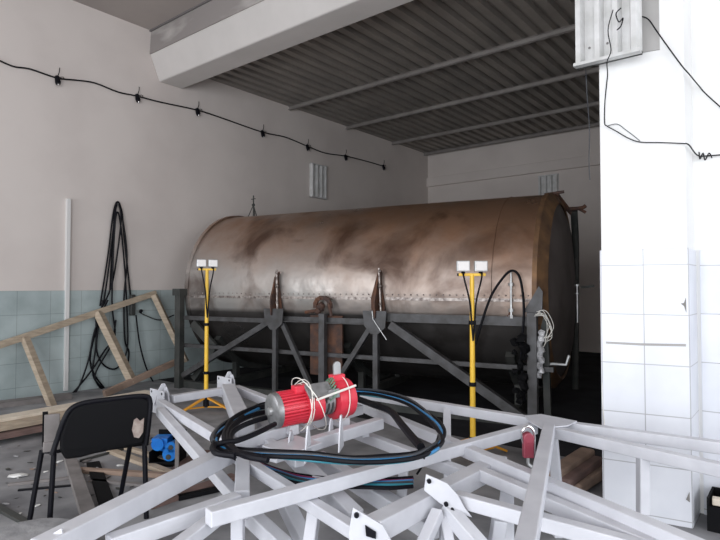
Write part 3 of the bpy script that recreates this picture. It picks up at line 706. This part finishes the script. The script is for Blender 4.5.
MB().tube([G(x, y, cz+.03) for x, y in ((275, 424), (255, 434), (236, 441), (222, 443), (213, 446), (216, 453), (235, 456))], .013, 8).build('cable_strand', 'black', thick, smooth=True)
tag(MB().tube([G(x, y, cz+.005) for x, y in ((358, 399), (372, 404), (390, 411), (402, 425), (412, 437), (421, 447))], .02, 7).build('flat_strap', 'black', smooth=True), 'flat black strap running right from the hoist inside the cable loop', 'strap')
tag(MB().tube([G(421, 452, .73), G(424, 458, .68), G(422, 466, .60), G(417, 474, .55)], .006, 6).build('thin_wire', 'black', smooth=True), 'thin black wire dangling off the long white tube below the coil', 'wire')
# red hook block hanging under the node plate
hk = thing('hook_block', 'dark red hook block with chrome shackle hanging under the node plate', 'hook', D(528, 456, 2.75))
c = D(528, 447, 2.75)
MB().obox(c, rightv, .05, .035, .10).cyl(c+V((0, 0, .045))-fwdh*.02, c+V((0, 0, .045))+fwdh*.02, .027, seg=16).build('sheave_case', mat('dark_red_paint', (.22, .03, .05), rough=.4), hk, bevel=.005)
MB().tube([c+V((-.02, 0, .0))+rightv*.0, c+rightv*-.03+V((0, 0, .07)), c+V((0, 0, .10)), c+rightv*.03+V((0, 0, .07)), c+rightv*.03-V((0, 0, .03))], .006, 7).build('shackle', 'chrome', hk, smooth=True)
MB().tube([c-V((0, 0, .05)), c-V((0, 0, .08)), c-V((0, 0, .10))+rightv*.02, c-V((0, 0, .12)), c-V((0, 0, .10))-rightv*.03], .008, 7).build('hook', 'galv', hk, smooth=True)

# ================================================================== BLACK CHAIR
ch = thing('office_chair', 'black vinyl visitor chair with torn backrest seen from behind', 'chair', L(-1.75, 3.65, 0))
fl = L((33-360)/F*3.57, 3.57); fb = L((53-360)/F*3.44, 3.44); rb = L((149-360)/F*3.66, 3.66); rf_ = L((123-360)/F*4.02, 4.02)
bl = D(60, 452, 3.46); br_ = D(141, 441, 3.70)
def leg(pts): MB().tube(pts, .016, 10, 5).build('leg', 'black', ch, smooth=True)
leg([fb, D(54, 452, 3.47)]); leg([rb, D(144, 415, 3.70), D(146, 400, 3.72)])
leg([fl, D(42, 450, 3.62)]); leg([rf_, D(131, 440, 3.95)])
w_ax = (br_-bl).normalized(); nrm = V((0, 0, 1)).cross(w_ax)
# seat
s0 = (bl+br_)/2; s0.z = .46
sdir = fwdh*.92-rightv*.38
b = MB(); b.obox(s0+sdir*.26, w_ax, .47, .42, .05); b.build('seat', 'black_matt', ch, bevel=.02)
# backrest: rounded, curved panel
b = MB(); cpx = [(65, 459), (60, 450), (60, 436), (66, 418), (73, 408), (84, 403.5), (110, 399.5), (140, 397), (149, 400), (149, 412), (147, 428), (143, 443), (120, 448), (95, 453), (80, 457)]
def bd(px): return 3.42+(px-60)/90*.26
b.prism([D(x, y, bd(x)) for x, y in cpx], nrm*.045); b.build('backrest', 'black_matt', ch, bevel=.015)
b = MB(); b.tube([D(52, 455, bd(52)), D(57, 440, bd(58)), D(64, 420, bd(64)-.01), D(71, 409, bd(71)-.01), D(84, 403, bd(84)-.01), D(112, 399, bd(112)-.01), D(143, 396, bd(143)-.01), D(150, 401, bd(150)-.01), D(149, 420, bd(148)-.01), D(146, 445, bd(146)-.01)], .016, 10); b.build('back_frame', 'black', ch, smooth=True)
b = MB(); b.prism([D(x, y, bd(x)-.028) for x, y in ((134, 420), (137, 418), (140, 421), (144, 418), (143, 432), (139, 438), (134, 437), (132, 430))], nrm*.008); b.build('torn_foam', 'foam', ch)
b = MB(); b.tube([D(53, 452, 3.46), D(95, 446, 3.6), D(144, 440, 3.7)], .011, 8, 0).tube([D(42, 452, 3.62), D(54, 452, 3.47)], .011, 8, 0).tube([D(131, 441, 3.95), D(144, 440, 3.7)], .011, 8, 0); b.build('seat_frame', 'black', ch, smooth=True)
b = MB(); b.obox(D(52, 432, 3.50), V((0, 0, 1)), .22, .085, .02, tuple(nrm)); b.obox(D(54, 446, 3.50), V((0, 0, 1)), .06, .12, .03, tuple(nrm)); b.build('arm_bracket', 'wood_grey', ch, bevel=.004)
b = MB(); b.obox(D(45, 429, 3.52), V((0, 0, 1)), .21, .03, .035, tuple(nrm)); b.build('arm_edge', 'black_matt', ch)

# ================================================================== CABLES AND TIMBER AT THE LEFT WALL
cord = thing('hanging_cord', 'long black power cord looped over a hook on the left wall', 'cord', WL(118, 392, .05))
def wl(l, x=.06): return [WL(a_, b_, x) for a_, b_ in l]
for k, l in enumerate((
    [(110, 290), (113, 235), (115, 212), (118, 203), (122, 212), (124, 235), (131, 300)],
    [(100, 306), (108, 255), (113, 215), (117, 202), (121, 210), (127, 255), (124, 300), (125, 340), (129, 352), (127, 370)],
    [(96, 310), (96, 345), (93, 375), (104, 388), (90, 360), (104, 300), (112, 240), (117, 204), (121, 222), (113, 280), (103, 306)],
    [(103, 300), (98, 330), (97, 352), (105, 366), (117, 368), (127, 350), (127, 310), (124, 260), (119, 215), (115, 225), (112, 300), (115, 335), (105, 350), (92, 370), (73, 393), (62, 402)],
    [(108, 300), (95, 330), (88, 362), (76, 392), (60, 405)],
    [(116, 320), (111, 345), (96, 372), (98, 385), (108, 393)])):
    MB().tube(wl(l, .05+.012*k), .0125, 7).build('cord_strand', 'black', cord, smooth=True)
MB().tube(wl([(136, 315), (140, 345), (148, 372), (160, 392)], .12), .0125, 7).build('cord_strand', 'black', cord, smooth=True)
b = MB(); c = WL(132.5, 305, .10); b.obox(c, V((0, 0, 1)), .32, .085, .05, (1, 0, 0)); b.build('socket_block', 'dark_steel', cord, bevel=.015)
MB().tube(wl([(139, 312), (147, 316), (160, 320), (174, 315)], .12), .009, 6).blob(WL(141, 311, .12), .03).build('plug_lead', 'black', cord, smooth=True)
MB().cyl(WL(118, 204, 0), WL(118, 204, .11), .012, seg=8).build('wall_hook', 'dark_steel', cord)
# timber frame leaning on the wall
tf = thing('timber_frame', 'pale timber frame leaning against the tiled left wall', 'timber', G(110, 392, 0))
def Q(x, y, dd): return WL(x, y, dd)
def tb(a, c, w, h, m='wood_pale', nm='timber'): MB().bar(a, c, w, h).build(nm, m, tf, bevel=.004)
tb(Q(-15, 350, .32), Q(156, 293, .10), .045, .085, nm='top_rail'); tb(Q(25, 338, .28), Q(53, 408, .75), .09, .07, nm='strut')
tb(Q(98, 312, .18), Q(133, 383, .62), .13, .09, nm='strut'); tb(Q(154, 295, .12), Q(186, 362, .50), .10, .08, nm='strut')
tb(Q(104, 394, .70), Q(180, 360, .55), .06, .09, 'wood_mid', 'bottom_rail')
# board stack on the floor under it
bs = [((-20, 424, .16), (150, 393, .16), .20, .03, 'wood_edge', 'pale long board lying on top of the floor stack beside the chair'),
      ((-20, 433, .11), (150, 401, .11), .22, .05, 'wood_pale', 'thick pale board just under the top board of the stack'),
      ((-20, 441, .05), (150, 408, .05), .24, .05, 'wood_red', 'reddish board at the bottom of the floor stack'),
      ((-10, 408, .0), (70, 398, .0), .22, .06, 'wood_grey', 'weathered plank lying against the foot of the tiled wall')]
for a_, c_, w_, h_, m_, l_ in bs:
    p0 = G(*a_); p1 = G(*c_); p0.z += h_/2; p1.z += h_/2
    tag(MB().bar(p0, p1, w_, h_).build('board', m_, bevel=.003), l_, 'board', 'boards stacked by the left wall')
# loose planks and sticks on the floor
pk = [((70, 462), (92, 530), .09, .05, 'wood_grey', 'short weathered plank pointing at the camera behind the chair legs'),
      ((93, 464), (112, 520), .10, .02, 'black_matt', 'black flat strip standing in for the shadow beside the short weathered plank'),  # plank's cast shadow laid down as a thin black strip
      ((118, 447), (168, 462), .05, .03, 'wood_pale', 'short pale slat nearest the blue machine behind the chair legs'),
      ((100, 442), (150, 436), .06, .03, 'wood_mid', 'brown lath lying behind the torn chair back'),
      ((178, 500), (232, 488), .06, .03, 'black_matt', 'black bar on the floor under the nearest white frame'),
      ((76, 472), (205, 480), .05, .035, 'wood_mid', 'thin pinkish stick lying across the floor between the chair legs'),
      ((161, 486), (205, 452), .16, .02, 'wood_red', 'dark reddish board lying behind the white frame left of its crossing'),
      ((110, 452), (178, 478), .07, .03, 'wood_pale', 'pale slat lying diagonally left of the blue tool'),
      ((92, 482), (165, 488), .04, .02, 'wood_grey', 'narrow grey slat lying parallel to the pinkish stick'),
      ((148, 508), (235, 478), .10, .03, 'wood_red', 'brown board under the near white frame'),
      ((8, 486), (72, 479), .03, .02, 'wood_grey', 'thin grey stick left of the chair legs'),
      ((18, 491), (74, 486), .025, .012, 'black', 'thin black bar on the floor left of the chair legs'),
      ((-8, 506), (28, 525), .05, .02, 'dark_steel', 'dark steel strip at the left picture edge'),
      ((80, 462), (130, 448), .02, .02, 'dark_steel', 'dark rod lying behind the chair'),
      ((-5, 432), (50, 419), .05, .03, 'wood_mid', 'brown lath crossing in front of the board stack')]
for a_, c_, w_, h_, m_, l_ in pk:
    p0 = G(*a_); p1 = G(*c_); p0.z = p1.z = h_/2
    tag(MB().bar(p0, p1, w_, h_).build('plank', m_, bevel=.002), l_, 'plank', 'loose wood and bars on the left floor')
# low grey sheet-metal lid in the lower left corner
c = G(28, 540, .12); b = MB(); b.lathe(V((c.x, c.y, 0)), (0, 0, 1), [(0, .24), (.11, .25), (.12, .26), (.135, .255), (.14, .2), (.13, .02)], 40)
tag(b.build('drum_lid', 'concrete', smooth=True), 'round grey lidded tub in the lower left corner', 'tub')
# blue machine in a black crate
bc = thing('crate', 'black open crate standing behind the white frame at left', 'crate', G(163, 466, 0))
c = G(163, 467, 0)+fwdh*.12
def bxc(b, u0, u1, v0, v1, z0, z1):
    q = [c+rightv*u+fwdh*v_ for u, v_ in ((u0, v0), (u1, v0), (u1, v1), (u0, v1))]; b.hexa([V((p.x, p.y, z)) for z in (z0, z1) for p in q])
b = MB(); bxc(b, -.12, .12, -.12, .12, 0, .02); b.build('bottom', 'black_matt', bc)
for u0, u1, v0, v1, hh in ((-.12, .12, .11, .12, .25), (-.12, -.11, -.12, .12, .12), (.11, .12, -.12, .12, .25), (-.12, .12, -.12, -.11, .04)):
    b = MB(); bxc(b, u0, u1, v0, v1, 0, hh); b.build('side', 'black_matt', bc)
bt = thing('power_tool', 'bright blue machine housing lying in the black crate', 'tool', c+V((0, 0, .02)))
b = MB(); b.obox(c+V((0, 0, .185))-rightv*.05, rightv, .13, .14, .07); b.cyl(c+V((0, 0, .175))-rightv*.06-fwdh*.09, c+V((0, 0, .175))-rightv*.06+fwdh*.05, .052, .045, seg=20); b.blob(c+V((0, 0, .13))-rightv*.03, .06, .15, (1.1, .9, .6)); b.cyl(c+V((0, 0, .09))+rightv*.035-fwdh*.08, c+V((0, 0, .09))+rightv*.035+fwdh*.06, .056, seg=20); b.build('housing', 'blue', bt, smooth=True)
b = MB(); b.cyl(c+V((0, 0, .15))+rightv*.05-fwdh*.08, c+V((0, 0, .15))+rightv*.05+fwdh*.05, .045, .035, seg=20); b.build('motor_cap', 'blue', bt, smooth=True)
b = MB(); b.cyl(c+V((0, 0, .15))+rightv*.05-fwdh*.085, c+V((0, 0, .15))+rightv*.05-fwdh*.078, .02, seg=12); b.cyl(c+V((0, 0, .07))+rightv*.03-fwdh*.085, c+V((0, 0, .07))+rightv*.03-fwdh*.078, .022, seg=12); b.build('shaft_seat', 'dark_steel', bt)
b = MB(); p = G(177, 470, 0); b.obox(p+V((0, 0, .125)), V((0, 0, 1)), .25, .03, .02, tuple(fwdh))
tag(b.build('upright_lath', 'wood_grey'), 'short pale upright lath right of the crate', 'lath')
tag(MB().tube([G(143, 447, .05), G(178, 428, .05)], .012, 8, 0).build('grey_rod', 'galv', smooth=True), 'pale metal rod lying behind the blue machine', 'rod')

# scraps and rubble
rn = random.Random(11)
spots = [(18, 477, 'paper', .07), (8, 470, 'dark_steel', .03), (30, 463, 'dark_steel', .02), (60, 462, 'paper', .03), (122, 455, 'paper', .045), (120, 466, 'paper', .03), (46, 472, 'paper', .02), (120, 502, 'paper', .02), (100, 452, 'paper', .03), (86, 462, 'wood_grey', .05), (97, 470, 'concrete', .05)]
for i in range(80):
    spots.append((rn.uniform(0, 235), rn.uniform(428, 520), rn.choice(['concrete', 'concrete', 'wood_mid', 'dark_steel', 'dark_steel', 'paper', 'wood_grey']), rn.uniform(.010, .028)))
first = {}
nms = {'paper': 'white', 'concrete': 'grey', 'wood_mid': 'brown', 'dark_steel': 'black', 'wood_grey': 'grey-brown'}
for x, y, m, r in spots:
    p = G(x, y, 0)
    if m not in first:
        random.seed(21+len(first)); o = MB().blob((0, 0, .42), 1, .28, (1.2, .8, .42), 1).build('floor_scrap', m, origin=(0, 0, 0)); first[m] = o
    else: o = first[m].copy(); COL.objects.link(o)
    o.location = (p.x, p.y, 0.0); o.scale = (r, r*rn.uniform(.5, 1), r*.5); o.rotation_euler = (0, 0, rn.uniform(0, 6))
    if x < 38: zn = 'on the floor left of the chair legs'
    elif y < 450: zn = 'on the floor behind the black chair'
    elif x < 150: zn = 'on the floor under and beside the black chair'
    else: zn = 'on the floor below the white frame right of the chair'
    nm = nms[m]
    tag(o, 'small %s scrap lying %s' % (nm, zn), 'scrap', 'small %s scraps %s' % (nm, zn))

# ================================================================== RIGHT SIDE: TIMBER PILE, DEBRIS BOX
for i, (a_, c_, z_, w_, h_, m_, l_) in enumerate((((548, 482), (588, 455), .14, .12, .06, 'wood_mid', 'topmost brown log piece on the woodpile left of the pilaster'),
    ((562, 488), (596, 464), .09, .12, .07, 'wood_red', 'reddish log piece under the topmost one on the woodpile'),
    ((572, 494), (602, 474), .02, .13, .08, 'wood_mid', 'lower right log piece of the woodpile beside the pilaster'),
    ((540, 490), (575, 470), .02, .12, .07, 'wood_grey', 'lower left grey log piece of the woodpile'))):
    p0 = G(a_[0], a_[1], z_); p1 = G(c_[0], c_[1], z_)
    p0.z += h_/2; p1.z += h_/2
    tag(MB().bar(p0, p1, w_, h_).build('log_piece', m_, bevel=.02), l_, 'log', 'woodpile left of the pilaster')
dc = V((7.83, 4.17, 0)); X_ = V((1, 0, 0)); Y_ = V((0, 1, 0))
bx2 = thing('debris_box', 'dark open box in the corner right of the pilaster', 'box', dc)
for k, (u, v_, su, sv_, hh) in enumerate(((0, -.12, .30, .012, .15), (0, .12, .30, .012, .2), (-.145, 0, .012, .24, .2), (.145, 0, .012, .24, .2), (0, 0, .30, .24, .012))):
    b = MB(); b.obox(dc+X_*u+Y_*v_+V((0, 0, hh/2)), X_, su, sv_, hh); b.build('side' if k < 4 else 'bottom', 'black_matt', bx2)
for k, (u, v_, z, ax_, ln, w_, m_, l_) in enumerate(((-.02, -.05, .17, (1, .1, .0), .22, .06, 'wood_edge', 'pale wood offcut on top of the box by the pilaster'),
      (.03, .04, .21, (1, -.2, .1), .20, .09, 'wood_mid', 'brown wood block behind the pale offcut in the box'), (.0, -.03, .08, (.9, .3, 0), .2, .07, 'wood_red', 'reddish wood block low in the box by the pilaster'))):
    tag(MB().obox(dc+X_*u+Y_*v_+V((0, 0, z)), X_*ax_[0]+Y_*ax_[1]+V((0, 0, ax_[2])), ln, w_, w_*.7).build('wood_offcut', m_, bevel=.006), l_, 'offcut', 'wood offcuts in the box')

# ================================================================== WIRES ON THE PILASTER
def onp(px, py, off=.012):
    """point on the pilaster's front face"""
    r = ray(px, py); n = n_; t_ = (pl0+n*off-EYE).dot(n)/r.dot(n); return EYE+r*t_
tag(MB().tube([D(613, 10, 3.5), D(608, 30, 3.46), D(611, 50, 3.46), D(607, 62, 3.5)]+[onp(x, y, .02) for x, y in ((607.5, 75), (605, 100), (604.5, 122), (607, 126), (616, 131), (628, 138), (640, 142), (660, 142.5), (686, 143.5))], .0035, 6).build('thin_wire', 'black', smooth=True),
    'thin dark wire falling from the light fitting and running right across the pilaster', 'wire')
def onr(px, py): return WY(px, py, 4.30)
tag(MB().tube([onp(684, 143.5, .02), onp(689, 145, .03),  onr(697, 155), onr(706, 156), onr(730, 154)], .0045, 6).tube([onr(699, 152), onr(700, 159), onr(703, 153), onr(705, 160), onr(709, 153), onr(712, 158)], .004, 5).build('thin_wire', 'black', smooth=True),
    'thin dark wire with a twisted joint on the wall right of the pilaster', 'wire')
tag(MB().tube([onp(x, y, .03) for x, y in ((639, 16), (648, 19), (656, 30), (668, 47), (682, 66), (689, 74))]+[onr(x, y) for x, y in ((699, 86), (706, 94), (726, 112))], .0042, 6).build('thin_wire', 'black', smooth=True),
    'dark wire sagging diagonally from the grey shade panel towards the upper right', 'wire')
tag(MB().tube([onp(x, y, .022) for x, y in ((607, 126), (617, 124), (626, 130), (634, 136), (640, 141))], .003, 5).build('thin_wire', 'grey_cable', smooth=True), 'short grey wire doubled over the dark one on the pilaster', 'wire')
tag(MB().tube([WY(585.5, 66, a_l.y-.01), D(586, 75, 3.82), D(587, 95, 3.85), D(589.5, 130, 3.85), D(589, 160, 3.85), D(590, 180, 3.85)], .003, 5).build('thin_wire', 'grey_cable', smooth=True), 'thin pale wire dangling from the left corner of the large light fitting', 'wire')
tag(MB().tube([D(617, 30, 3.47), D(621, 26, 3.43), D(623, 18, 3.42), D(619, 22, 3.42), D(616, 14, 3.44), D(621, 8, 3.44)], .004, 5).build('thin_wire', 'black', smooth=True), 'curled black wire end inside the large light fitting', 'wire')
tag(MB().tube([onp(602.5, 372, -.0), onp(602.2, 395, .01), onp(604.5, 425, .01)], .003, 5).build('thin_wire', 'white_wire', smooth=True), 'white wire on the left edge of the pilaster', 'wire')
b = MB(); b.prism([onp(x, y, .010) for x, y in ((686, 297), (684, 303), (680.5, 303.5), (684, 306), (686.5, 313))], n_*.002); ob_ = b.build('trim_14', 'skin_tear', origin=(0, 0, 0)); ob_['kind'] = 'structure'
b = MB(); b.prism([onp(x, y, .010) for x, y in ((689.5, 492), (686, 499.5), (690, 502.5))], n_*.002); ob_ = b.build('trim_15', 'skin_tear', origin=(0, 0, 0)); ob_['kind'] = 'structure'

b = MB(); b.prism([onp(x, y, .0095) for x, y in ((606, 341.5), (640, 343.2), (686, 344), (686, 346.5), (640, 345.5), (606, 343.5))], n_*.002); ob_ = b.build('trim_16', 'shade_repair_grey', origin=(0, 0, 0)); ob_['kind'] = 'structure'
